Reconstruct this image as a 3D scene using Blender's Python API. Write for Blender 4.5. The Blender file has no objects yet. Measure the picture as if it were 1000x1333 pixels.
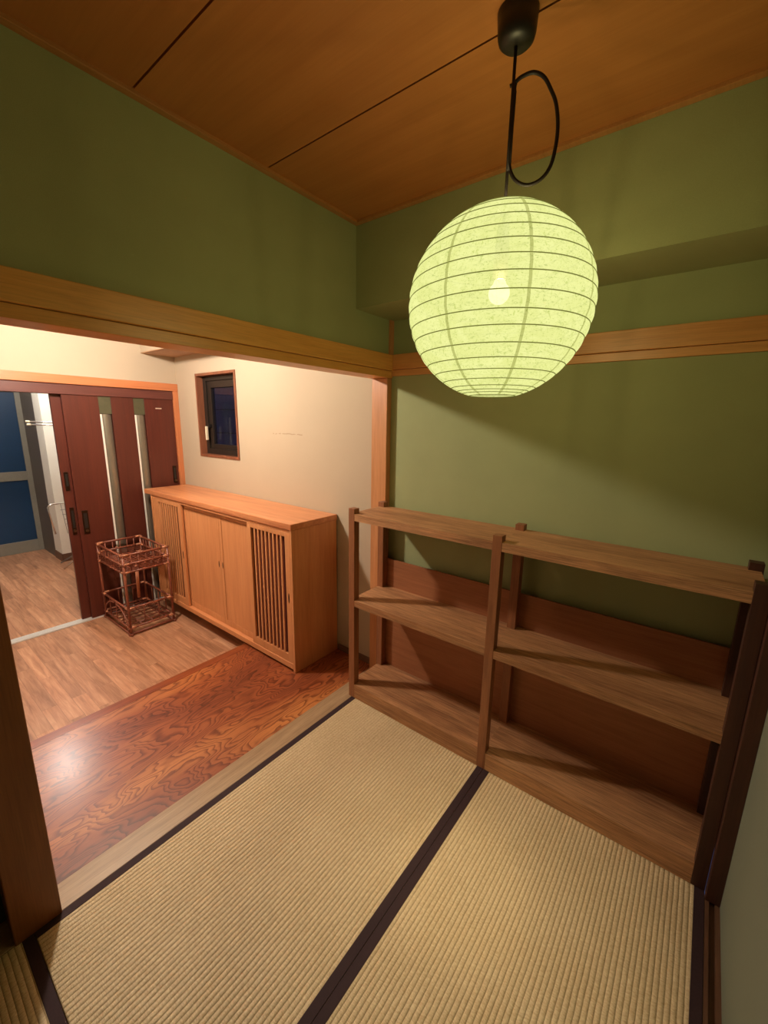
import bpy, bmesh, math, random
from mathutils import Vector, Matrix, Euler
random.seed(4)
SC = bpy.context.scene
COL = SC.collection
PI = math.pi

# ------------------------------------------------------------------ materials
def srgb(r, g, b):
    f = lambda c: (c/255/12.92) if c/255 <= .04045 else ((c/255+.055)/1.055)**2.4
    return (f(r), f(g), f(b), 1)

class NT:
    def __init__(s, name):
        s.m = bpy.data.materials.new(name); s.m.use_nodes = True
        s.t = s.m.node_tree; s.b = s.t.nodes['Principled BSDF']; s.out = s.t.nodes['Material Output']
    def n(s, t, **kw):
        nd = s.t.nodes.new(t)
        for k, v in kw.items(): setattr(nd, k, v)
        return nd
    def l(s, a, b): s.t.links.new(a, b)
    def coords(s, scale=(1,1,1), rnd=True, rot=(0,0,0)):
        tc = s.n('ShaderNodeTexCoord'); mp = s.n('ShaderNodeMapping')
        mp.inputs['Scale'].default_value = scale; mp.inputs['Rotation'].default_value = rot
        if rnd:
            oi = s.n('ShaderNodeObjectInfo'); mu = s.n('ShaderNodeVectorMath', operation='SCALE')
            cx = s.n('ShaderNodeCombineXYZ')
            for i in range(3): s.l(oi.outputs['Random'], cx.inputs[i])
            s.l(cx.outputs[0], mu.inputs[0]); mu.inputs['Scale'].default_value = 7.3
            ad = s.n('ShaderNodeVectorMath', operation='ADD')
            s.l(tc.outputs['Object'], ad.inputs[0]); s.l(mu.outputs[0], ad.inputs[1]); s.l(ad.outputs[0], mp.inputs[0])
        else: s.l(tc.outputs['Object'], mp.inputs[0])
        return mp.outputs[0]
    def noise(s, vec, scale, detail=4, rough=.55, dist=0):
        n = s.n('ShaderNodeTexNoise'); n.inputs['Scale'].default_value = scale; n.inputs['Detail'].default_value = detail
        n.inputs['Roughness'].default_value = rough; n.inputs['Distortion'].default_value = dist
        s.l(vec, n.inputs['Vector']); return n.outputs['Fac']
    def ramp(s, fac, stops, interp='LINEAR'):
        r = s.n('ShaderNodeValToRGB'); e = r.color_ramp.elements; r.color_ramp.interpolation = interp
        while len(e) < len(stops): e.new(.5)
        for k, (p, c) in enumerate(stops): e[k].position = p; e[k].color = c if len(c) == 4 else (*c, 1)
        s.l(fac, r.inputs[0]); return r.outputs[0]
    def mix(s, fac, a, b, mode='MIX'):
        m = s.n('ShaderNodeMix', data_type='RGBA', blend_type=mode)
        for v, i in ((fac, 0), (a, 6), (b, 7)):
            if hasattr(v, 'links'): s.l(v, m.inputs[i])
            else: m.inputs[i].default_value = v
        return m.outputs[2]
    def math(s, op, a, b=0.0, c=0.0):
        m = s.n('ShaderNodeMath', operation=op)
        for i, v in enumerate((a, b, c)):
            if hasattr(v, 'links'): s.l(v, m.inputs[i])
            else: m.inputs[i].default_value = v
        return m.outputs[0]
    def bump(s, h, strength=.3, dist=.002):
        b = s.n('ShaderNodeBump'); b.inputs['Strength'].default_value = strength; b.inputs['Distance'].default_value = dist
        s.l(h, b.inputs['Height']); s.l(b.outputs[0], s.b.inputs['Normal'])
    def color(s, c):
        if hasattr(c, 'links'): s.l(c, s.b.inputs['Base Color'])
        else: s.b.inputs['Base Color'].default_value = c
    def set(s, **kw):
        for k, v in kw.items(): s.b.inputs[k.replace('_', ' ')].default_value = v
        return s

def wood(name, dark, light, axis='x', fine=60, rough=.45, bump=.12, contrast=(.3, .7), coat=0, pore=.25):
    m = NT(name); st = {'x': 0, 'y': 1, 'z': 2}[axis]
    sc = [1, 1, 1]; sc[st] = .06
    v = m.coords(tuple(sc)); a = m.noise(v, fine, 5, .6, .3)
    sc2 = [1, 1, 1]; sc2[st] = .12
    v2 = m.coords(tuple(sc2)); b = m.noise(v2, 7, 3, .5, .8)
    sc3 = [1, 1, 1]; sc3[st] = .03
    v3 = m.coords(tuple(sc3)); c3 = m.noise(v3, fine*4, 3, .7)
    f = m.math('ADD', m.math('MULTIPLY', a, .55), m.math('MULTIPLY', b, .45))
    col = m.ramp(f, [(contrast[0], dark), (contrast[1], light)])
    p = m.ramp(c3, [(.35, (1-pore,)*3), (.55, (1, 1, 1))])
    col = m.mix(1.0, col, p, 'MULTIPLY')
    m.color(col); m.set(Roughness=rough)
    if coat: m.set(Coat_Weight=coat, Coat_Roughness=.15)
    m.bump(m.math('ADD', a, c3), bump, .001)
    return m.m

def plain(name, c, rough=.5, metal=0, var=.1, scale=30, bump=0):
    m = NT(name); v = m.coords(); n = m.noise(v, scale, 3)
    d = tuple(x*(1-var) for x in c[:3]) + (1,); e = tuple(min(1, x*(1+var)) for x in c[:3]) + (1,)
    m.color(m.ramp(n, [(.3, d), (.7, e)])); m.set(Roughness=rough, Metallic=metal)
    if bump: m.bump(m.noise(v, scale*6, 2), bump, .001)
    return m.m

def plaster(name, c, rough=.9, var=.06, gr=420, bump=.25, mark=False):
    m = NT(name); v = m.coords(rnd=False); n = m.noise(v, 3.2, 4, .6); n2 = m.noise(v, gr, 2, .6)
    d = tuple(x*(1-var) for x in c[:3]) + (1,); e = tuple(min(1, x*(1+var)) for x in c[:3]) + (1,)
    col = m.ramp(n, [(.3, d), (.7, e)])
    col = m.mix(1.0, col, m.ramp(n2, [(.3, (.93,)*3), (.7, (1.03,)*3)]), 'MULTIPLY')
    if mark:   # thin horizontal scuff on the cream wall
        tc = m.n('ShaderNodeTexCoord'); sp = m.n('ShaderNodeSeparateXYZ'); m.l(tc.outputs['Object'], sp.inputs[0])
        wob = m.math('MULTIPLY', m.noise(v, 14, 2), .02)
        zz = m.math('ABSOLUTE', m.math('SUBTRACT', m.math('ADD', sp.outputs[2], wob), 1.586))
        line = m.math('LESS_THAN', zz, .0035)
        xr = m.math('MULTIPLY', m.math('GREATER_THAN', sp.outputs[0], -1.14), m.math('LESS_THAN', sp.outputs[0], -.80))
        br = m.math('GREATER_THAN', m.noise(v, 30, 2), .40)
        f = m.math('MULTIPLY', m.math('MULTIPLY', line, xr), br)
        col = m.mix(m.math('MULTIPLY', f, .38), col, srgb(120, 80, 45))
    m.color(col); m.set(Roughness=rough); m.bump(n2, bump, .0015)
    return m.m

def tatami(name, across):
    m = NT(name); tc = m.n('ShaderNodeTexCoord'); sp = m.n('ShaderNodeSeparateXYZ'); m.l(tc.outputs['Object'], sp.inputs[0])
    v = m.coords(rnd=False)
    w = m.math('MULTIPLY', m.math('SUBTRACT', m.noise(v, 25, 2), .5), .003)
    u = m.math('ADD', sp.outputs[0 if across == 'x' else 1], w)
    s1 = m.math('ABSOLUTE', m.math('SINE', m.math('MULTIPLY', u, PI/.0158)))     # rounded ridges, sharp grooves
    s1 = m.math('POWER', s1, .6)
    # individual rush stalks crossing the ridges
    st = m.coords((.25, 1, 1) if across == 'x' else (1, .25, 1), rnd=False); rush = m.noise(st, 430, 2, .7)
    blot = m.noise(v, 5, 3)
    col = m.ramp(rush, [(.3, srgb(208, 180, 136)), (.7, srgb(244, 226, 186))])
    col = m.mix(1.0, col, m.ramp(blot, [(.3, (.92, .90, .86)), (.7, (1, 1, 1))]), 'MULTIPLY')
    col = m.mix(1.0, col, m.ramp(s1, [(.0, (.52, .43, .33)), (.5, (1, 1, 1))]), 'MULTIPLY')
    m.color(col); m.set(Roughness=.55, Specular_IOR_Level=.35)
    m.bump(m.math('ADD', s1, m.math('MULTIPLY', rush, .25)), .8, .0035)
    return m.m

def burl(name):
    m = NT(name)
    v = m.coords((1.0, .34, 1), rnd=False)
    wv = m.n('ShaderNodeTexNoise'); wv.inputs['Scale'].default_value = 3.4; wv.inputs['Detail'].default_value = 3.5; m.l(v, wv.inputs['Vector'])
    off = m.n('ShaderNodeVectorMath', operation='SCALE'); off.inputs['Scale'].default_value = .5; m.l(wv.outputs['Color'], off.inputs[0])
    ad = m.n('ShaderNodeVectorMath', operation='ADD'); m.l(v, ad.inputs[0]); m.l(off.outputs[0], ad.inputs[1])
    base = m.noise(ad.outputs[0], 3.0, 2.0, .5)
    jit = m.math('MULTIPLY', m.noise(v, 30, 3), .018)
    ring = m.math('FRACT', m.math('MULTIPLY', m.math('ADD', base, jit), 36))
    line = m.ramp(ring, [(0, (1, 1, 1)), (.45, (.95, .92, .90)), (.76, (.58, .46, .42)), (.92, (.38, .27, .25)), (1, (.95, .95, .95))])
    tone = m.ramp(m.noise(v, 2.0, 2), [(.36, srgb(138, 70, 42)), (.48, srgb(168, 92, 52)), (.62, srgb(216, 142, 80))])
    fl = m.coords((1, .08, 1), rnd=False); fine = m.ramp(m.noise(fl, 160, 3), [(.35, (.82,)*3), (.6, (1, 1, 1))])
    c = m.mix(1.0, m.mix(1.0, tone, line, 'MULTIPLY'), fine, 'MULTIPLY')
    m.color(c); m.set(Roughness=.36, Specular_IOR_Level=.5, Coat_Weight=.35, Coat_Roughness=.21)
    m.bump(m.math('MULTIPLY', ring, -1), .10, .0006)
    return m.m

def laminate(name):
    m = NT(name); v = m.coords(rnd=False)
    br = m.n('ShaderNodeTexBrick'); m.l(v, br.inputs['Vector']); br.offset = .37; br.offset_frequency = 2
    br.inputs['Scale'].default_value = 1; br.inputs['Brick Width'].default_value = .62; br.inputs['Row Height'].default_value = .078
    br.inputs['Mortar Size'].default_value = .0008; br.inputs['Bias'].default_value = 0
    br.inputs['Color1'].default_value = (0, 0, 0, 1); br.inputs['Color2'].default_value = (1, 1, 1, 1); br.inputs['Mortar'].default_value = (.1, .1, .1, 1)
    sh = m.n('ShaderNodeVectorMath', operation='ADD'); m.l(v, sh.inputs[0])
    cx = m.n('ShaderNodeVectorMath', operation='SCALE'); cx.inputs['Scale'].default_value = 9; m.l(br.outputs['Color'], cx.inputs[0]); m.l(cx.outputs[0], sh.inputs[1])
    mp = m.n('ShaderNodeMapping'); mp.inputs['Scale'].default_value = (.09, 1, 1); m.l(sh.outputs[0], mp.inputs[0])
    g = m.noise(mp.outputs[0], 42, 5, .65, .5); g2 = m.noise(mp.outputs[0], 13, 3, .5, .5)
    f = m.math('ADD', m.math('MULTIPLY', g, .6), m.math('MULTIPLY', g2, .4))
    col = m.ramp(f, [(.33, srgb(142, 96, 70)), (.5, srgb(184, 134, 102)), (.68, srgb(212, 166, 132))])
    tint = m.ramp(br.outputs['Color'], [(0, (.80, .78, .76)), (.5, (.93, .92, .91)), (1, (1.06, 1.04, 1.02))])
    col = m.mix(1.0, col, tint, 'MULTIPLY'); col = m.mix(m.math('MULTIPLY', br.outputs['Fac'], .6), col, srgb(100, 62, 40))
    m.color(col); m.set(Roughness=.42, Specular_IOR_Level=.45)
    return m.m

def paper(name, seam=False):
    m = NT(name); v = m.coords(rnd=False)
    fib = m.noise(m.coords((1, 1, 2.4), rnd=False), 75, 4, .75, 1.6)
    fib2 = m.noise(m.coords((2.6, 1, 1), rnd=False, rot=(.4, .7, .3)), 34, 4, .7, 2.2)
    cr = m.noise(v, 9, 4, .6, 2)
    col = m.ramp(fib, [(.36, (.56, .62, .21)), (.45, (.83, .86, .33)), (.7, (.88, .90, .37))])
    col = m.mix(1.0, col, m.ramp(fib2, [(.34, (.74, .79, .62)), (.42, (1, 1, 1))]), 'MULTIPLY')
    col = m.mix(1.0, col, m.ramp(cr, [(.4, (.93, .94, .86)), (.6, (1, 1, 1))]), 'MULTIPLY')
    if seam: col = m.mix(1.0, col, (.62, .62, .50, 1), 'MULTIPLY')
    em = m.n('ShaderNodeEmission'); m.l(col, em.inputs[0]); em.inputs[1].default_value = 1.09
    tr = m.n('ShaderNodeBsdfTransparent'); tr.inputs[0].default_value = (1, .97, .72, 1)
    mx = m.n('ShaderNodeMixShader'); mx.inputs[0].default_value = PAPER_OPEN if not seam else .0
    m.l(em.outputs[0], mx.inputs[1]); m.l(tr.outputs[0], mx.inputs[2]); m.l(mx.outputs[0], m.out.inputs[0])
    return m.m
PAPER_OPEN = .10

def emit(name, c, s):
    m = NT(name); e = m.n('ShaderNodeEmission'); e.inputs[0].default_value = c; e.inputs[1].default_value = s
    m.l(e.outputs[0], m.out.inputs[0]); return m.m

M = {}
M['green'] = plaster('green_plaster', srgb(162, 170, 122), var=.05)
M['cream'] = plaster('cream_wallpaper', srgb(188, 172, 148), var=.02, gr=260, mark=True)
M['white_wall'] = plaster('white_wallpaper', srgb(240, 237, 226), var=.02, gr=260)
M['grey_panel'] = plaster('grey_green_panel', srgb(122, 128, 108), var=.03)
M['post_dimmed'] = wood('dimmed_right_post', srgb(58, 30, 20), srgb(82, 46, 30), 'z', 50, .5, .08, pore=.15)  # darkening toward the right edge of view put into the wood colour
M['track_wood'] = wood('worn_track_wood', srgb(92, 62, 44), srgb(120, 84, 60), 'y', 50, .5, .06)
M['soffit_shade'] = wood('tan_soffit_shade', srgb(176, 136, 100), srgb(196, 156, 118), 'x', 40, .5, .04, pore=.1)  # shade under the entrance beam, put in as a tan wood colour
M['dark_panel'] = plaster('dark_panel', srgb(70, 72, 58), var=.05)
M['ceil'] = wood('ceiling_board_wood', srgb(172, 108, 54), srgb(194, 128, 70), 'x', 30, .42, .04, (.25, .75), pore=.05)
M['ceil_trim'] = wood('ceiling_trim_wood', srgb(176, 118, 66), srgb(200, 142, 84), 'y', 50, .4, .05, pore=.1)
M['honey_y'] = wood('honey_wood_y', srgb(218, 154, 76), srgb(240, 182, 100), 'y', 60, .38, .08, pore=.14)
M['honey_x'] = wood('honey_wood_x', srgb(206, 142, 82), srgb(230, 170, 106), 'x', 60, .38, .08, pore=.14)
M['honey_z'] = wood('honey_wood_z', srgb(190, 128, 80), srgb(214, 154, 104), 'z', 60, .42, .06, pore=.12)
M['pillar_dark'] = wood('aged_pillar_wood', srgb(128, 76, 36), srgb(158, 98, 50), 'z', 50, .42, .06, pore=.15)
M['sill'] = wood('threshold_wood', srgb(160, 130, 98), srgb(196, 168, 132), 'y', 70, .38, .1, pore=.25)
M['burl'] = burl('burl_board'); M['burl_edge'] = wood('board_edge_wood', srgb(116, 54, 28), srgb(166, 84, 44), 'y', 55, .35, .08)
M['lam'] = laminate('plank_vinyl')
M['tat_x'] = tatami('tatami_rush', 'x'); M['tat_y'] = tatami('tatami_rush_turned', 'y')
M['heri'] = plain('tatami_border_cloth', srgb(52, 30, 34), .8, 0, .2, 250, .3)
M['cab_x'] = wood('cabinet_wood_x', srgb(204, 132, 84), srgb(228, 160, 108), 'x', 50, .4, .05, pore=.1)
M['cab_z'] = wood('cabinet_wood_z', srgb(204, 134, 84), srgb(226, 160, 108), 'z', 46, .42, .05, pore=.08)
M['cab_top'] = wood('cabinet_top_wood', srgb(188, 110, 70), srgb(226, 158, 108), 'x', 26, .3, .05, (.35, .65), pore=.12)
M['cab_in'] = plain('cabinet_dark_inside', srgb(96, 30, 16), .8)
M['shelf_x'] = wood('rough_shelf_wood_x', srgb(148, 98, 62), srgb(212, 158, 110), 'x', 75, .58, .35, (.34, .66), pore=.45)
M['shelf_z'] = wood('rough_shelf_wood_z', srgb(126, 76, 46), srgb(172, 112, 72), 'z', 60, .5, .15, (.3, .7), pore=.25)
M['ply'] = wood('plywood_back', srgb(152, 94, 58), srgb(178, 116, 76), 'x', 40, .6, .08, pore=.15)
M['door'] = wood('red_brown_door', srgb(76, 34, 25), srgb(98, 45, 33), 'z', 30, .36, .04, (.3, .7), pore=.08)
M['door_head'] = wood('red_brown_head', srgb(84, 44, 38), srgb(108, 60, 50), 'y', 40, .4, .04, pore=.1)
M['orange_y'] = wood('orange_casing_y', srgb(182, 106, 64), srgb(206, 132, 86), 'y', 50, .38, .04, pore=.08)
M['orange_z'] = wood('orange_casing_z', srgb(182, 108, 66), srgb(208, 134, 88), 'z', 50, .38, .04, pore=.08)
M['win_wood'] = wood('window_casing_wood', srgb(116, 68, 46), srgb(150, 94, 66), 'z', 50, .45, .05)
M['alu'] = plain('dark_aluminium', srgb(50, 42, 36), .4, .4, .08)
M['bronze'] = plain('dark_bronze', srgb(58, 40, 28), .35, .8, .1)
M['bronze_l'] = plain('worn_bronze', srgb(110, 90, 70), .3, .9, .1)
M['strip'] = plain('frosted_strip', srgb(150, 142, 126), .35, .7, .04)
M['strip_edge'] = plain('bright_strip_edge', srgb(236, 232, 220), .4, 0, .02)
M['strip_cap'] = plain('olive_strip_cap', srgb(84, 82, 58), .5, .2)
M['steel'] = plain('track_aluminium', srgb(232, 232, 230), .3, .15, .03)
M['chrome'] = plain('chrome_tube', srgb(220, 220, 218), .18, 1, .02)
M['wire'] = plain('grey_wire', srgb(150, 150, 148), .4, .6, .02)
M['black'] = plain('black_plastic', srgb(34, 30, 26), .42, 0, .1)
M['cordm'] = plain('black_cord', srgb(30, 18, 14), .6, 0, .1)
M['rattan'] = wood('rattan_cane', srgb(122, 64, 46), srgb(156, 90, 66), 'z', 60, .4, .1)
M['bind'] = plain('pale_cane_binding', srgb(186, 124, 92), .45, 0, .1, 100)
M['grey_door'] = plain('grey_door_frame', srgb(128, 124, 112), .5, .1, .04)
M['grey_dark'] = plain('dark_grey_casing', srgb(104, 96, 88), .5, .1, .04)
M['blue'] = plain('blue_frosted_pane', srgb(14, 52, 84), .4, 0, .22, 220, .6)
M['baseb'] = plain('brown_baseboard', srgb(110, 80, 62), .5)
M['paper'] = paper('glowing_washi_paper'); M['paper_seam'] = paper('washi_overlap', True)
M['rib'] = emit('paper_covered_rib', (.27, .27, .055, 1), .65)
M['bulb'] = emit('lit_bulb', (1, .98, .85, 1), 5.0)
M['white_tag'] = plain('silver_sticker', srgb(216, 200, 180), .3, .3)
M['ivory'] = plain('ivory_plastic', srgb(226, 214, 186), .4)
M['outside'] = plain('night_siding', srgb(120, 126, 150), .7)
g = NT('window_glass'); g.color(srgb(20, 24, 40)); g.set(Roughness=.03, Alpha=.35, Specular_IOR_Level=.6); M['glass'] = g.m

# ------------------------------------------------------------------ mesh helpers
def B(): return bmesh.new()
def box(bm, x0, x1, y0, y1, z0, z1):
    vs = [bm.verts.new(p) for p in ((x0,y0,z0),(x1,y0,z0),(x1,y1,z0),(x0,y1,z0),(x0,y0,z1),(x1,y0,z1),(x1,y1,z1),(x0,y1,z1))]
    for f in ((0,3,2,1),(4,5,6,7),(0,1,5,4),(1,2,6,5),(2,3,7,6),(3,0,4,7)): bm.faces.new([vs[i] for i in f])
    return bm
def rod(bm, pts, r, seg=8, closed=False, caps=True):
    pts = [Vector(p) for p in pts]; n = len(pts); rings = []
    up = None
    for i, p in enumerate(pts):
        a = pts[(i-1) % n] if (closed or i > 0) else p; b = pts[(i+1) % n] if (closed or i < n-1) else p
        d = (b-a).normalized()
        if up is None or abs(up.dot(d)) > .95:
            up = Vector((0,0,1)) if abs(d.z) < .9 else Vector((1,0,0))
        s = d.cross(up).normalized(); u = s.cross(d).normalized(); up = u
        rr = r[i] if isinstance(r, (list, tuple)) else r
        rings.append([bm.verts.new(p + s*math.cos(2*PI*k/seg)*rr + u*math.sin(2*PI*k/seg)*rr) for k in range(seg)])
    m = n if closed else n-1
    for i in range(m):
        A, C_ = rings[i], rings[(i+1) % n]
        for k in range(seg): f = bm.faces.new((A[k], A[(k+1) % seg], C_[(k+1) % seg], C_[k])); f.smooth = True
    if caps and not closed: bm.faces.new(rings[0][::-1]); bm.faces.new(rings[-1])
    return bm
def lathe(bm, prof, cx, cy, seg=64, a0=0, a1=2*PI):
    full = abs(a1-a0-2*PI) < 1e-6; n = seg if full else seg+1; rows = []
    for r, z in prof: rows.append([bm.verts.new((cx+r*math.cos(a0+(a1-a0)*k/seg), cy+r*math.sin(a0+(a1-a0)*k/seg), z)) for k in range(n)])
    for i in range(len(rows)-1):
        for k in range(seg):
            k2 = (k+1) % n; f = bm.faces.new((rows[i][k], rows[i][k2], rows[i+1][k2], rows[i+1][k])); f.smooth = True
    return bm
def tag(o, label=None, cat=None, group=None, kind=None):
    if label: o['label'] = label
    if cat: o['category'] = cat
    if group: o['group'] = group
    if kind: o['kind'] = kind
    return o
def empty(name, loc, label, cat, group=None, kind=None):
    o = bpy.data.objects.new(name, None); COL.objects.link(o); o.location = loc; o.empty_display_size = .05
    return tag(o, label, cat, group, kind)
def wloc(o):
    v = Vector(o.location)
    while o.parent: o = o.parent; v += Vector(o.location)
    return v
def obj(name, bm, mat, parent=None, bevel=0, origin=None, recalc=True):
    """vertices are given in world coordinates; the object's origin sits at its own base"""
    if recalc: bmesh.ops.recalc_face_normals(bm, faces=bm.faces)
    if origin is None:
        xs = [v.co.x for v in bm.verts]; ys = [v.co.y for v in bm.verts]; zs = [v.co.z for v in bm.verts]
        origin = ((min(xs)+max(xs))/2, (min(ys)+max(ys))/2, min(zs))
    origin = Vector(origin)
    for v in bm.verts: v.co -= origin
    me = bpy.data.meshes.new(name); bm.to_mesh(me); bm.free()
    me.materials.append(mat if not isinstance(mat, str) else M[mat])
    o = bpy.data.objects.new(name, me); COL.objects.link(o)
    if parent is not None: o.parent = parent; o.location = origin - wloc(parent)
    else: o.location = origin
    if bevel:
        bv = o.modifiers.new('bevel', 'BEVEL'); bv.width = bevel; bv.segments = 2; bv.limit_method = 'ANGLE'
    return o
def bx(name, c, mat, parent=None, bevel=0, **kw): return obj(name, box(B(), *c), mat, parent, bevel, **kw)
def struct(name, bm, mat, label=None, cat=None, bevel=0, origin=(0,0,0)):
    return tag(obj(name, bm, mat, None, bevel, origin), label, cat, None, 'structure')

# ------------------------------------------------------------------ dimensions
XR = 1.80; YF = -3.5; H = 2.632; ZL = -.10; XD = -2.60; YH = -2.6; HH = 2.46; TH = .113
# ------------------------------------------------------------------ tatami room shell
struct('floor_1', box(B(), 0, 1.757, YF, 0, -.16, -.055), 'ply', 'bare boards under the straw mats', 'floor')
struct('wall_back', box(B(), .0, XR, 0, .12, -.1, H+.1), 'green', 'sage green plaster wall behind the open wooden shelf', 'wall')
struct('wall_left', box(B(), -TH, 0, YF, -.315, 1.945, H+.1), 'green', 'sage green plaster wall panel above the wide opening', 'wall')
b = box(B(), -TH, 0, -.315, 0, 1.945, 2.24); box(b, -TH, 0, -.315, 0, 2.24, H+.1)
struct('wall_left_corner', b, 'green', 'short green wall panel above the opening by the corner post', 'wall')
struct('beam_back', box(B(), .0, XR, -.315, 0, 2.24, H+.1), 'green', 'boxed green plaster beam along the top of the shelf wall', 'wall beam')
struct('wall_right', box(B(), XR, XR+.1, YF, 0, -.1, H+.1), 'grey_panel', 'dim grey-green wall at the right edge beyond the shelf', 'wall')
struct('wall_front', box(B(), -TH, XR, YF-.1, YF, -.1, H+.1), 'green', 'green plaster wall closing the straw-mat room', 'wall')
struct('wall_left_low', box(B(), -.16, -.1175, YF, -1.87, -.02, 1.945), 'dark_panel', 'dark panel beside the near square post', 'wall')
# ceiling boards with dark open joints
joints = [0.12, -.385+.5, -.862, -1.347, -1.83, -2.31, -2.79, -3.27, YF]
ys = [0.0, -.862, -1.347, -1.83, -2.31, -2.79, -3.27, YF]
b = B()
for i in range(len(ys)-1): box(b, -.0, XR, ys[i+1]+.003, ys[i]-.003, H, H+.02)
struct('ceiling', b, 'ceil', 'orange-brown wooden board ceiling with thin dark joints', 'ceiling')
b = B()
for y in ys[1:-1]: box(b, 0, XR, y-.02, y+.02, H+.012, H+.03)
struct('ceiling_joint', b, plain('dark_joint', srgb(60, 26, 12), .8), 'thin dark joint between the ceiling boards', 'ceiling')
struct('ceiling_slab', box(B(), -TH, XR, YF, 0, H+.03, H+.12), 'black', 'dark void above the ceiling boards', 'ceiling')
struct('trim_1', box(B(), 0, .028, YF, -.315, H-.012, H+.01), 'ceil_trim', 'slim wooden cornice along the left wall top', 'trim', .002)
struct('trim_2', box(B(), 0.028, XR, -.343, -.315, H-.012, H+.01), 'ceil_trim', 'slim wooden cornice along the boxed beam', 'trim', .002)
# nageshi and kamoi rails
struct('trim_3', box(B(), 0.0, .02, YF, -.0, 1.966, 2.053), 'honey_y', 'broad honey wood rail along the left wall above the opening', 'trim', .003)
b = box(B(), -TH-.004, .008, YF, 0, 1.926, 1.9645)
struct('trim_4', b, 'honey_y', 'honey wood head rail spanning the wide opening', 'trim', .002)
struct('trim_5', box(B(), .02, XR, -.02, 0, 1.972, 2.055), 'honey_x', 'broad honey wood rail across the green shelf wall', 'trim', .003)
struct('trim_6', box(B(), .0, XR, -.012, 0, 1.936, 1.9705), 'honey_x', 'narrow lower rail across the green shelf wall', 'trim', .002)
# posts
struct('trim_7', box(B(), -.117, .0, -.04, .03, -.02, 1.926), 'honey_z', 'pale wooden corner post where opening meets green wall', 'post', .003)
struct('trim_8', box(B(), .0, .012, -.034, 0, 2.055, 2.24), 'honey_z', 'sliver of corner post above the rail under the beam', 'post', .001)
struct('trim_9', box(B(), -TH-.004, .006, -1.957, -1.832, -.02, 1.926), 'pillar_dark', 'dark brown square post at the left edge of the opening', 'post', .004)
struct('trim_10', box(B(), 1.757, XR, -.385, -.345, 0, 1.94), 'post_dimmed', 'brown jamb between shelf end and grey-green wall', 'post', .002)
# threshold, step board, right-hand track
struct('trim_11', box(B(), -TH, 0.0, YF, -.0, -.06, 0.001), 'sill', 'pale wooden threshold between straw mats and glossy board', 'threshold', .002)
b = box(B(), 1.757, 1.769, YF, -.36, -.06, 0.001); box(b, 1.769, 1.786, YF, -.36, -.06, -.012); box(b, 1.786, XR, YF, -.36, -.06, 0.001)
struct('trim_12', b, 'track_wood', 'grooved wooden floor track along the right wall', 'threshold')
struct('floor_2', box(B(), -.985, -TH, YH, 0, -.09, 0.0), 'burl', 'glossy red-brown burl grained entrance board', 'floor', .001)
struct('trim_13', box(B(), -1.055, -.987, YH, 0, -.098, 0.001), 'burl_edge', 'reddish wooden edging along the glossy entrance board', 'trim', .003)
struct('floor_3', box(B(), -5.6, -1.0, -3.2, 0.05, ZL-.05, ZL), 'lam', 'light brown wood plank floor of entrance and hall', 'floor')
# ------------------------------------------------------------------ entrance shell
WX0, WX1, WZ0, WZ1 = -2.232, -1.600, 1.338, 2.075
b = B()
box(b, XD-.1, WX0, 0, .12, -.15, HH+.1); box(b, WX1, -.0, 0, .12, -.15, HH+.1); box(b, WX0, WX1, 0, .12, -.15, WZ0); box(b, WX0, WX1, 0, .12, WZ1, HH+.1)
struct('wall_entry_back', b, 'cream', 'cream papered entrance wall with the small dark window', 'wall')
DY0 = -1.95
b = B()
box(b, XD-.1, XD, DY0, 0, 1.93, HH+.1); box(b, XD-.1, XD, YH, DY0, -.15, HH+.1); 
struct('wall_entry_left', b, 'cream', 'cream papered wall above the sliding doors', 'wall')
struct('wall_entry_front', box(B(), XD-.1, -.16, YH-.1, YH, -.15, HH+.1), 'cream', 'cream wall closing the entrance at the near side', 'wall')
struct('ceiling_entry', box(B(), XD-.1, -TH, YH-.1, .1, HH, HH+.1), 'cream', 'cream entrance ceiling above the cabinet', 'ceiling')
struct('beam_entry', box(B(), XD, -TH, -.295, 0, 2.25, HH), 'cream', 'boxed beam in the entrance corner above the small window', 'wall beam')
struct('trim_19', box(B(), XD, -TH, -.297, 0, 2.244, 2.25), 'soffit_shade', 'tan sheet standing in for the shaded underside of the boxed beam in the entrance corner', 'trim')  # thin added sheet, its tan colour carries the underside's shade
struct('baseboard_back', box(B(), -.45, -.117, -.012, 0, 0, .045), 'baseb', 'brown baseboard under the cream wall beside the cabinet', 'baseboard', .002)
# casing of the sliding doors
struct('trim_14', box(B(), XD, XD+.022, DY0-.05, 0.0, 1.932, 2.0), 'orange_y', 'bright orange wood lintel casing over the sliding doors', 'trim', .003)
struct('trim_15', box(B(), XD-.09, XD+.02, -.047, 0, ZL, 1.932), 'orange_z', 'orange wood jamb between sliding doors and cream wall', 'trim', .003)
struct('trim_16', box(B(), XD-.1, XD+.006, DY0, -.047, 1.852, 1.932), 'door_head', 'red-brown head track above the sliding doors', 'trim', .002)
b = box(B(), XD-.085, XD-.0, DY0, -.047, ZL-.0, ZL+.004)
for x in (-.075, -.055, -.04, -.02, -.002): box(b, XD+x-.003, XD+x+.003, DY0, -.05, ZL+.004, ZL+.012)
tag(obj('door_track', b, 'steel'), 'bright aluminium floor track in front of the open doorway', 'door track')

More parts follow.
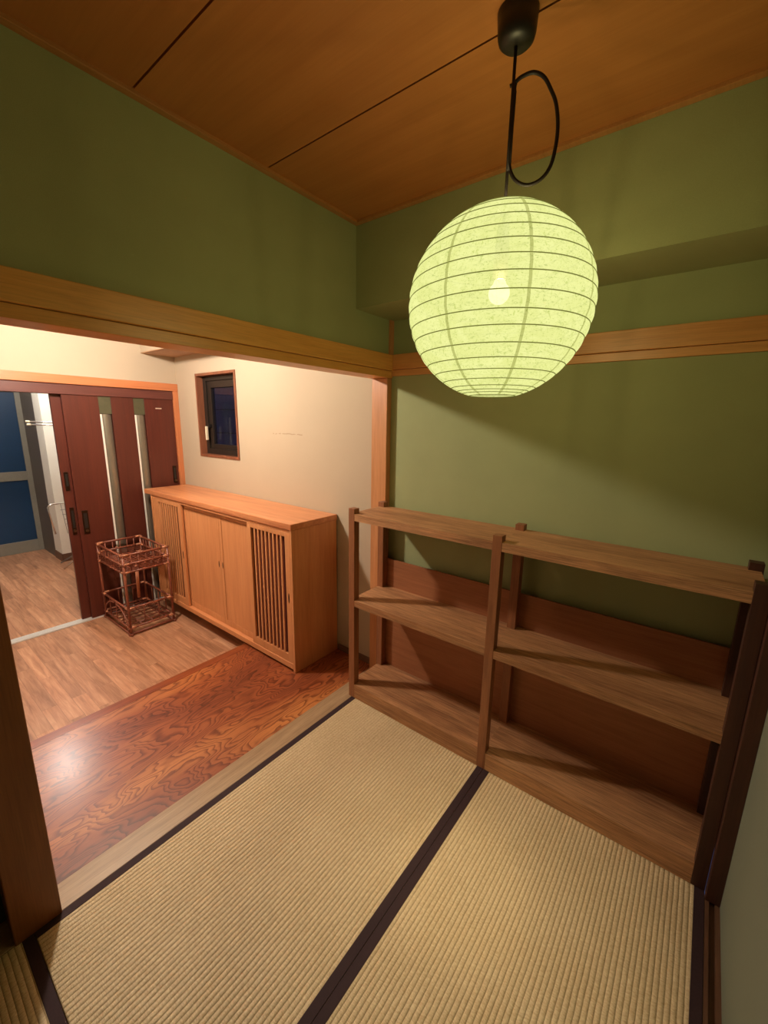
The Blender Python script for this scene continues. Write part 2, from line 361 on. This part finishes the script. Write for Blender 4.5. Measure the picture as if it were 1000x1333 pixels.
# ------------------------------------------------------------------ sliding doors
def handle(parent, x, y, z0, z1, w, knob=True):
    h = obj('handle', box(B(), x-.002, x+.007, y-w/2, y+w/2, z0, z1), 'bronze', parent, .002)
    obj('finger_recess', box(B(), x+.006, x+.0085, y-w*.28, y+w*.28, z0+(z1-z0)*.25, z1-(z1-z0)*.12), 'black', h, .001)
    if knob: obj('thumb_latch', rod(B(), [(x+.006, y, z0+(z1-z0)*.14), (x+.02, y, z0+(z1-z0)*.14)], .011, 16), 'bronze_l', h)
    return h
d1 = empty('door_1', (XD-.02, -.49, ZL), 'red-brown sliding door with two silver vertical strips', 'door', None, 'structure')
xf = XD-.004; xb = XD-.036; z0, z1 = ZL+.014, 1.852
SA, SB = (-.674, -.580), (-.400, -.308)
for (a, c) in ((-.93, SA[0]), (SA[1], SB[0]), (SB[1], -.047)):
    bx('door_panel', (xb, xf, a, c, z0, z1), 'door', d1, .002)
for (a, c) in (SA, SB):
    bx('strip_cap', (xb+.004, xf-.004, a+.001, c-.001, 1.706, z1), 'strip_cap', d1)
    bm = B(); n = 10; rows = []
    for zz in (z0, 1.703):
        rows.append([bm.verts.new((xb+.012+.012*math.sin(PI*(k/n)**.8), a+.018+(c-a-.02)*k/n, zz)) for k in range(n+1)] + [bm.verts.new((xb+.004, c-.002, zz)), bm.verts.new((xb+.004, a+.018, zz))])
    k = len(rows[0])
    for i in range(k): f = bm.faces.new((rows[0][i], rows[0][(i+1) % k], rows[1][(i+1) % k], rows[1][i])); f.smooth = i < n
    obj('frosted_strip', bm, 'strip', d1)
    bx('strip_edge', (xb+.004, xf-.003, a+.001, a+.017, z0, 1.703), 'strip_edge', d1, .003)
handle(d1, xf, -.880, .69, .895, .044); handle(d1, xf, -.088, 1.055, 1.222, .034)
bx('sticker', (xf, xf+.001, -.213, -.158, 1.762, 1.772), 'white_tag', d1)
d2 = empty('door_2', (XD-.06, -.52, ZL), 'rear red-brown sliding door peeking past the front one', 'door', None, 'structure')
xf2 = XD-.044
bx('door_panel', (XD-.074, xf2, -.995, -.10, z0, z1), 'door', d2, .002)
handle(d2, xf2, -.963, 1.07, 1.228, .030, False); handle(d2, xf2, -.958, .69, .928, .030)

# ------------------------------------------------------------------ small window
w = empty('window_1', (-1.916, .02, WZ0), 'small dark window in a brown wooden casing', 'window', None, 'structure')
b = B(); fw = .022
for c in ((WX0, WX0+fw, WZ0, WZ1), (WX1-fw, WX1, WZ0, WZ1), (WX0+fw, WX1-fw, WZ0, WZ0+fw), (WX0+fw, WX1-fw, WZ1-fw, WZ1)):
    box(b, c[0], c[1], -.008, .055, c[2], c[3])
obj('window_casing', b, 'win_wood', w)
x0, x1, zz0, zz1 = WX0+fw, WX1-fw, WZ0+fw, WZ1-fw
b = B(); f = .05
for c in ((x0, x0+f, zz0, zz1), (x1-f, x1, zz0, zz1), (x0+f, x1-f, zz0, zz0+f), (x0+f, x1-f, zz1-f*.8, zz1)): box(b, c[0], c[1], .05, .12, c[2], c[3])
obj('window_frame', b, 'alu', w, .002)
b = B(); x0 += f; x1 -= f; zz0 += f; zz1 -= f*.8; s = .06
for c in ((x0, x0+s, zz0, zz1), (x1-s, x1, zz0, zz1), (x0+s, x1-s, zz0, zz0+s*.7), (x0+s, x1-s, zz1-s, zz1)): box(b, c[0], c[1], .062, .1, c[2], c[3])
sash = obj('sash', b, 'alu', w, .003)
obj('pane', box(B(), x0+s, x1-s, .08, .086, zz0+s*.7, zz1-s), 'glass', sash)
hd = obj('window_handle', box(B(), x0+.016, x0+.042, .028, .062, 1.60, 1.635), 'alu', w, .003)
obj('lever', box(B(), x0+.014, x0+.032, .006, .030, 1.487, 1.612), 'ivory', hd, .005)
b = B()
box(b, -3.6, -1.2, .9, .95, .5, 3.2)
struct('wall_outside', b, 'outside', 'dim neighbouring wall seen through the small window', 'wall')
b = B()
for k in range(5): box(b, -3.4, -1.6, .86, .9, 2.35-k*.28, 2.36-k*.28)
struct('trim_17', b, 'alu', 'dark horizontal siding joints outside the small window', 'trim')

# ------------------------------------------------------------------ hall beyond the open door
struct('wall_hall_far', box(B(), -5.62, -5.5, -3.2, .05, ZL, 2.5), 'grey_dark', 'dark grey wall around the blue-paned door', 'wall')
b = box(B(), -4.93, -4.65, -.6, .05, ZL, 2.5)
struct('wall_hall_block', b, 'white_wall', 'pale wall block in the hall right of the blue door', 'wall')
struct('trim_18', box(B(), -5.5, -4.93, -.6, .05, ZL, 2.5), 'grey_dark', 'dark grey casing beside the blue-paned door', 'trim')
struct('wall_hall_right', box(B(), -4.65, XD-.1, -.02, .05, ZL, 2.5), 'white_wall', 'pale hall wall behind the sliding doors', 'wall')
struct('wall_hall_left', box(B(), -5.5, XD-.1, -3.3, -3.2, ZL, 2.5), 'white_wall', 'pale hall wall at the left', 'wall')
struct('ceiling_hall', box(B(), -5.6, XD-.1, -3.3, .05, 2.5, 2.6), 'white_wall', 'pale ceiling of the hall', 'ceiling')
b = box(B(), -4.93, -4.642, -.61, -.6, ZL, 0.0); box(b, -4.65, -4.64, -.61, -.02, ZL, 0.0)
struct('baseboard_hall', b, 'baseb', 'brown baseboard around the pale hall wall block', 'baseboard')
d3 = empty('door_3', (-5.47, -1.0, ZL), 'grey framed hall door with two blue frosted panes', 'door', None, 'structure')
DL = -1.45; b = B(); X0, X1 = -5.5, -5.46
for c in ((DL, DL+.11, ZL, 2.02), (-.655, -.56, ZL, 2.02), (DL+.11, -.655, ZL, .055), (DL+.11, -.655, .86, .977), (DL+.11, -.655, 1.97, 2.02)): box(b, X0, X1, c[0], c[1], c[2], c[3])
obj('door_frame', b, 'grey_door', d3, .003)
for (a, c) in ((.055, .86), (.977, 1.97)): bx('pane', (-5.49, -5.475, DL+.11, -.655, a, c), 'blue', d3)
obj('door_knob', rod(B(), [(-5.46, -.58, .93), (-5.41, -.58, .93)], .018, 14), 'bronze', d3)
# chrome folding rack
rk = empty('drying_rack', (-4.3, -.45, ZL), 'chrome folding drying rack with wire wings half hidden by the sliding door', 'drying rack')
obj('top_rail', rod(B(), [(-4.30, -.815, 1.622), (-4.30, -.12, 1.60)], .009, 10), 'chrome', rk)
obj('top_rail', rod(B(), [(-4.27, -.815, 1.590), (-4.27, -.12, 1.575)], .009, 10), 'chrome', rk)
obj('end_cap', rod(B(), [(-4.30, -.825, 1.622), (-4.30, -.79, 1.621)], .012, 10), 'ivory', rk)
obj('end_cap', rod(B(), [(-4.27, -.825, 1.590), (-4.27, -.79, 1.589)], .012, 10), 'ivory', rk)
obj('pole', rod(B(), [(-4.28, -.38, .13), (-4.28, -.38, 1.60)], .011, 10), 'chrome', rk)
obj('wing_frame', rod(B(), [(-4.3, -.715, .345), (-4.3, -.745, .60), (-4.3, -.75, .665), (-4.3, -.735, .69), (-4.3, -.70, .697), (-4.3, -.24, .70)], .009, 10), 'chrome', rk)
b = B()
for k in range(6): rod(b, [(-4.3, -.63+k*.07, .695), (-4.3, -.60+k*.07, .33)], .0028, 6)
for k in range(6): rod(b, [(-4.3, -.64+.012*k, .62-k*.058), (-4.3, -.25, .62-k*.058)], .0028, 6)
obj('wire_grid', b, 'wire', rk)
obj('leg', rod(B(), [(-4.28, -.38, .15), (-4.3, -.69, ZL+.009)], .009, 8), 'chrome', rk)
obj('leg', rod(B(), [(-4.28, -.38, .15), (-4.60, -.64, ZL+.009)], .009, 8), 'wire', rk)
obj('leg', rod(B(), [(-4.28, -.38, .15), (-3.95, -.12, ZL+.009)], .009, 8), 'chrome', rk)

# ------------------------------------------------------------------ tatami mats
def mat_(name, x0, x1, y0, y1, mat, sides, label):
    t = empty(name, ((x0+x1)/2, (y0+y1)/2, -.055), label, 'tatami mat', 'tatami mats on the floor')
    hw = .031
    bx('rush_surface', (x0, x1, y0, y1, -.055, 0), mat, t, .003)
    for s in sides:
        c = {'l': (x0, x0+hw, y0, y1), 'r': (x1-hw, x1, y0, y1), 'b': (x0, x1, y1-hw, y1), 'f': (x0, x1, y0, y0+hw)}[s]
        bx('cloth_border', (c[0], c[1], c[2], c[3], -.002, .0015), 'heri', t, .001)
    return t
mat_('tatami_mat', .001, .8795, -1.908, -.02, 'tat_x', 'lr', 'straw mat nearest the pale threshold, between two dark borders')
mat_('tatami_mat', .8805, 1.756, -1.908, -.02, 'tat_x', 'lr', 'straw mat in front of the right half of the shelf')
mat_('tatami_mat', .001, 1.756, -2.80, -1.910, 'tat_y', 'bf', 'straw mat at bottom left corner, ribs turned crosswise')

# ------------------------------------------------------------------ open shelf
sh = empty('open_shelf', (.87, -.18, 0), 'long low rough-sawn wooden shelf with three tiers against the green wall', 'shelf')
D = .353; PW = .043
posts = [(-.02, -D), (.842, -D), (1.713, -D), (-.02, -.085), (.842, -.085), (1.713, -.085)]
for (x, y) in posts: bx('post', (x, x+PW, y, y+PW, .0025, 1.195), 'post_dimmed' if x > 1.5 else 'shelf_z', sh, .0015)
def board(zt, th, name='shelf_board'):
    # board notched round the posts, in two bays
    for (xa, xc) in ((-.012, .8645), (.8645, 1.75)):
        bm = B(); 
        px = [(.0231 if xa < 0 else .8855), (.8415 if xa < 0 else 1.7125)]
        zb = max(zt-th, .0025); box(bm, px[0], px[1], -D+.001, -.042, zb, zt)            # between the posts
        box(bm, xa, px[0], -D+PW+.0005, -.0855, zb, zt); box(bm, px[1], xc, -D+PW+.0005, -.0855, zb, zt)
        obj(name, bm, 'shelf_x', sh, 0)
board(1.166, .040); board(.646, .038); board(.093, .093, 'bottom_board')
bx('back_panel', (-.015, 1.752, -.041, -.033, .0025, .828), 'ply', sh)

# ------------------------------------------------------------------ shoe cabinet
cb = empty('shoe_cabinet', (-1.44, -.21, 0), 'honey wood shoe cabinet with two lattice and two plain sliding doors', 'cabinet')
cx0, cx1, cy0, cy1 = -2.42, -.455, -.413, -.008
bx('cabinet_top', (-2.53, -.451, -.418, -.004, .997, 1.038), 'cab_top', cb, .004)
bx('side_panel', (cx1-.022, cx1, cy0, cy1, .0, .997), 'cab_z', cb, .002)
bx('side_panel', (cx0, cx0+.022, cy0, cy1, .0, .997), 'cab_z', cb, .002)
bx('back_board', (cx0+.022, cx1-.022, -.02, -.01, .02, .997), 'cab_z', cb)
bx('bottom_rail', (cx0+.022, cx1-.022, cy0, -.02, .018, .058), 'cab_x', cb, .003)
bx('top_rail', (cx0+.022, cx1-.022, cy0+.004, cy0+.05, .975, .997), 'cab_x', cb, .002)
bx('inner_shelf', (cx0+.022, cx1-.022, -.34, -.02, .50, .52), 'cab_x', cb)
def lattice(x0, x1, gx0, gx1, handle_x):
    d = bm = B(); ya, yb = cy0+.004, cy0+.022; z0, z1, g0, g1 = .060, .974, .116, .946
    for c in ((x0, gx0, z0, z1), (gx1, x1, z0, z1), (gx0, gx1, z0, g0), (gx0, gx1, g1, z1)): box(bm, c[0], c[1], ya, yb, c[2], c[3])
    d = obj('lattice_door', bm, 'cab_z', cb, .0015)
    n = 9; p = (gx1-gx0)/n; bm = B()
    for k in range(1, n): box(bm, gx0+p*k-.0078, gx0+p*k+.0078, ya+.002, ya+.010, g0, g1)
    for z in (g0, g1): pass
    obj('lattice_slats', bm, 'cab_z', d)
    bx('dark_backing', (gx0-.01, gx1+.01, yb+.004, yb+.008, g0-.01, g1+.01), 'cab_in', d)
    obj('finger_pull', lathe_oval(handle_x, .53, ya), 'bronze', d)
def lathe_oval(x, z, y, rx=.006, rz=.034):
    bm = B(); n = 20
    a = [bm.verts.new((x+rx*math.cos(2*PI*k/n), y-.0012, z+rz*math.sin(2*PI*k/n))) for k in range(n)]
    c = [bm.verts.new((x+rx*math.cos(2*PI*k/n), y+.004, z+rz*math.sin(2*PI*k/n))) for k in range(n)]
    bm.faces.new(a)
    for k in range(n): bm.faces.new((a[k], a[(k+1) % n], c[(k+1) % n], c[k]))
    return bm
lattice(-2.392, -1.876, -2.290, -1.935, -1.90)
lattice(-.936, -.482, -.896, -.528, -.502)
def plain_door(x0, x1, hx):
    ya, yb = cy0+.030, cy0+.046; w_ = .034; z0, z1 = .060, .974; bm = B()
    for c in ((x0, x0+w_, z0, z1), (x1-w_, x1, z0, z1), (x0+w_, x1-w_, z0, z0+w_*1.3), (x0+w_, x1-w_, z1-w_, z1)): box(bm, c[0], c[1], ya, yb, c[2], c[3])
    d = obj('plain_door', bm, 'cab_z', cb, .002)
    bx('door_field', (x0+w_+.003, x1-w_-.003, ya+.003, yb-.002, z0+w_*1.3+.003, z1-w_-.003), 'cab_z', d)
    obj('finger_pull', lathe_oval(hx, .56, ya, .0055, .026), 'bronze', d)
plain_door(-1.90, -1.352, -1.378); plain_door(-1.350, -.90, -1.326)

# ------------------------------------------------------------------ rattan stand
rs = empty('rattan_stand', (-2.30, -.655, ZL), 'two-tier reddish rattan basket stand before the sliding door', 'basket stand')
X0, X1, Y0, Y1 = -2.565, -2.03, -.832, -.482; R_ = .0105
for (x, y) in ((X0, Y0), (X1, Y0), (X0, Y1), (X1, Y1)): obj('leg', rod(B(), [(x, y, ZL+.002), (x, y, .60)], R_, 10), 'rattan', rs)
def hoop(z, e=.012, r=.009):
    b = B()
    rod(b, [(X0-e, Y0, z), (X1+e, Y0, z)], r, 8); rod(b, [(X0-e, Y1, z), (X1+e, Y1, z)], r, 8)
    rod(b, [(X0, Y0-e, z+.006), (X0, Y1+e, z+.006)], r, 8); rod(b, [(X1, Y0-e, z+.006), (X1, Y1+e, z+.006)], r, 8)
    return b
def spindles(b, z0, z1, nx, ny, r=.0045):
    for k in range(1, nx):
        x = X0+(X1-X0)*k/nx
        for y in (Y0, Y1): rod(b, [(x, y, z0), (x, y, z1)], r, 6)
    for k in range(1, ny):
        y = Y0+(Y1-Y0)*k/ny
        for x in (X0, X1): rod(b, [(x, y, z0), (x, y, z1)], r, 6)
t = obj('upper_basket', hoop(.59), 'rattan', rs)
obj('rail', hoop(.513), 'rattan', t); obj('rail', hoop(.445), 'rattan', t)
b = B(); spindles(b, .445, .59, 9, 6)
for k in range(0, 13): x = X0+(X1-X0)*k/12; rod(b, [(x, Y0, .452), (x, Y1, .452)], .006, 6)
for k in range(1, 5): y = Y0+(Y1-Y0)*k/5; rod(b, [(X0, y, .462), (X1, y, .462)], .005, 6)
for k in range(4):   # woven rows low on the sides
    z = .462+k*.012
    for s in (0, 1):
        y = (Y0, Y1)[s]; rod(b, [(X0+(X1-X0)*q/18, y+(.007 if q % 2 else -.007), z) for q in range(19)], .003, 5)
        x = (X0, X1)[s]; rod(b, [(x+(.007 if q % 2 else -.007), Y0+(Y1-Y0)*q/12, z) for q in range(13)], .003, 5)
obj('basket_weave', b, 'rattan', t)
t = obj('lower_basket', hoop(.133), 'rattan', rs)
obj('rail', hoop(-.035), 'rattan', t); obj('rail', hoop(ZL+.012, .02, .010), 'rattan', t)
b = B(); spindles(b, -.035, .133, 4, 3)
for k in range(0, 9): x = X0+(X1-X0)*k/8; rod(b, [(x, Y0, -.028), (x, Y1, -.028)], .005, 6)
for k in range(1, 4): y = Y0+(Y1-Y0)*k/4; rod(b, [(X0, y, -.018), (X1, y, -.018)], .005, 6)
obj('basket_floor', b, 'rattan', t)
b = B()
for s in (-1, 1):
    cxm = (X0+X1)/2
    rod(b, [(cxm+s*(.02+.235*math.sin(a)), Y0-.008, -.07+.19*math.cos(a)) for a in [q*PI/2/8 for q in range(9)]], .006, 8)
obj('curved_brace', b, 'rattan', rs)
for (x, y) in ((X0, Y0), (X1, Y0), (X0, Y1), (X1, Y1)):
    for z in (.59, .513, .445, .133, -.035):
        b = B()
        sx = -1 if x == X1 else 1; sy = -1 if y == Y1 else 1
        rod(b, [(x, y, z), (x+sx*.05, y, z)], .0102, 8); rod(b, [(x, y, z+.006), (x, y+sy*.042, z+.006)], .0102, 8)
        tag(obj('cane_binding', b, 'bind', rs), 'pale cane binding')
obj('inner_pole', rod(B(), [(-2.13, -.70, .455), (-2.15, -.70, .17)], [.014, .012], 8), 'bind', rs)

# ------------------------------------------------------------------ paper lantern
LX, LY, LZ, LR = 1.03, -.89, 1.98, .24
lp = empty('pendant_lamp', (LX, LY, H), 'round yellow-green paper lantern hanging from the ceiling on a looped black cord', 'pendant lamp')
rose = lathe(B(), [(.0, H-.068), (.018, H-.068), (.034, H-.064), (.042, H-.056), (.045, H-.045), (.048, H), (.0, H)], LX, LY, 40)
obj('ceiling_rose', rose, 'black', lp, 0)
zs = [-.2316, -.2258, -.2199, -.2113, -.1969, -.1773, -.1539, -.1248, -.0905, -.0589, -.0211, .016, .0509, .0849, .1178, .1463, .1737, .1969, .2130, .2230]
rad = lambda z: math.sqrt(LR*LR-z*z)
prof = []
for i, z in enumerate(zs):
    prof.append((rad(z), LZ+z))
    if i < len(zs)-1:
        z2 = zs[i+1]
        for q in (.25, .5, .75):
            zm = z+(z2-z)*q; dz = z2-z
            prof.append((rad(zm)*(1+.10*dz*math.sin(PI*q)/.0345*.10), LZ+zm))
bm = lathe(B(), prof, LX, LY, 96)
sd = obj('paper_shade', bm, 'paper', lp, origin=(LX, LY, LZ))
for z in zs:
    r = rad(z)+.0002
    obj('bamboo_rib', rod(B(), [(LX+r*math.cos(2*PI*k/96), LY+r*math.sin(2*PI*k/96), LZ+z) for k in range(96)], .0013, 6, closed=True), 'rib', sd, origin=(LX, LY, LZ+z))
for k in range(8):
    a = math.radians(-51+45*k); w_ = math.radians(.9)
    bm = B(); rows = []
    for (r, z) in prof: rows.append([bm.verts.new((LX+(r+.0007)*math.cos(a+s_*w_/max(.35, r/LR)), LY+(r+.0007)*math.sin(a+s_*w_/max(.35, r/LR)), z)) for s_ in (-1, 1)])
    for i in range(len(rows)-1): f = bm.faces.new((rows[i][0], rows[i][1], rows[i+1][1], rows[i+1][0])); f.smooth = True
    obj('paper_seam', bm, 'paper_seam', sd, origin=(LX, LY, LZ))
b = B()
rod(b, [(LX, LY, LZ+.20), (LX, LY, H-.065)], .0042, 8)
side = Vector((.9144, .4048, 0)); base = Vector((LX, LY, 0))
def P(s_, z, o=0): v = base+side*s_; return (v.x+o*.4048, v.y-o*.9144, z)
ctrl = [(.004, 2.488), (.018, 2.4975), (.045, 2.5027), (.070, 2.490), (.088, 2.463), (.103, 2.432), (.1115, 2.389), (.1115, 2.345), (.103, 2.300), (.082, 2.273), (.050, 2.264), (.020, 2.279), (.004, 2.310), (.0025, 2.35), (.004, 2.42), (.0045, 2.478)]
pts = []
for i in range(len(ctrl)-1):
    p0 = ctrl[max(i-1, 0)]; p1 = ctrl[i]; p2 = ctrl[i+1]; p3 = ctrl[min(i+2, len(ctrl)-1)]
    for q in range(5):
        t_ = q/5; cr = lambda j: .5*((2*p1[j])+(-p0[j]+p2[j])*t_+(2*p0[j]-5*p1[j]+4*p2[j]-p3[j])*t_*t_+(-p0[j]+3*p1[j]-3*p2[j]+p3[j])*t_**3)
        pts.append(P(cr(0), cr(1), .004))
rod(b, pts, .0045, 8)
rod(b, [P(.002, 2.300, .002), P(.002, 2.49, .002)], .0065, 8)
rod(b, [P(-.008, 2.485), P(.008, 2.490)], .004, 8)
obj('cord', b, 'cordm', lp)
BZ = LZ+.035
obj('bulb_socket', lathe(B(), [(0, LZ+.205), (.014, LZ+.20), (.018, LZ+.15), (.020, BZ+.033), (0, BZ+.033)], LX, LY, 24), 'black', lp)
obj('light_bulb', lathe(B(), [(.0, BZ-.028)] + [(.028*math.cos(a), BZ+.028*math.sin(a)) for a in [(-80+q*10)*PI/180 for q in range(14)]] + [(.014, BZ+.032)], LX, LY, 28), 'bulb', lp)
b = B()
for a in (0, PI/2): rod(b, [(LX-.06*math.cos(a), LY-.06*math.sin(a), LZ+.222), (LX+.06*math.cos(a), LY+.06*math.sin(a), LZ+.222)], .0015, 6)
obj('top_wire', b, 'black', lp)
obj('added_paper_lid', lathe(B(), [(.012, LZ+.2235), (rad(.2230), LZ+.2232)], LX, LY, 48), 'paper', lp, origin=(LX, LY, LZ))  # unseen lid added to keep direct bulb light off the ceiling

# ------------------------------------------------------------------ lights
def light(name, typ, loc, power, col, size=.1, rot=(0,0,0), **kw):
    l = bpy.data.lights.new(name, typ); l.energy = power; l.color = col
    if typ == 'POINT': l.shadow_soft_size = size
    if typ == 'AREA': l.shape = 'DISK'; l.size = size
    for k, v in kw.items(): setattr(l, k, v)
    o = bpy.data.objects.new(name, l); COL.objects.link(o); o.location = loc; o.rotation_euler = rot; return o
light('lantern_bulb_light', 'POINT', (LX, LY, BZ-.0), 99, (1, .82, .50), .045)
light('entrance_ceiling_light', 'POINT', (-1.40, -1.21, 2.40), 128, (1, .87, .75), .06)
light('hall_ceiling_light', 'POINT', (-4.0, -1.02, 2.40), 50, (1, .93, .87), .10)
w = bpy.data.worlds.new('night'); SC.world = w; w.use_nodes = True
w.node_tree.nodes['Background'].inputs[0].default_value = (.25, .33, .75, 1); w.node_tree.nodes['Background'].inputs[1].default_value = .28

# ------------------------------------------------------------------ camera
cd = bpy.data.cameras.new('camera'); cam = bpy.data.objects.new('camera', cd); COL.objects.link(cam)
cam.location = (1.53706, -2.03558, 1.66766); cam.rotation_euler = (1.358704, -.016457, .662714)
cd.sensor_fit = 'VERTICAL'; cd.sensor_height = 36; cd.lens = 537.537/1333*36; cd.clip_start = .02
SC.camera = cam
SC.view_settings.view_transform = 'Standard'; SC.view_settings.look = 'None'
SC.view_settings.exposure = 0; SC.view_settings.gamma = 1; SC.view_settings.use_curve_mapping = False
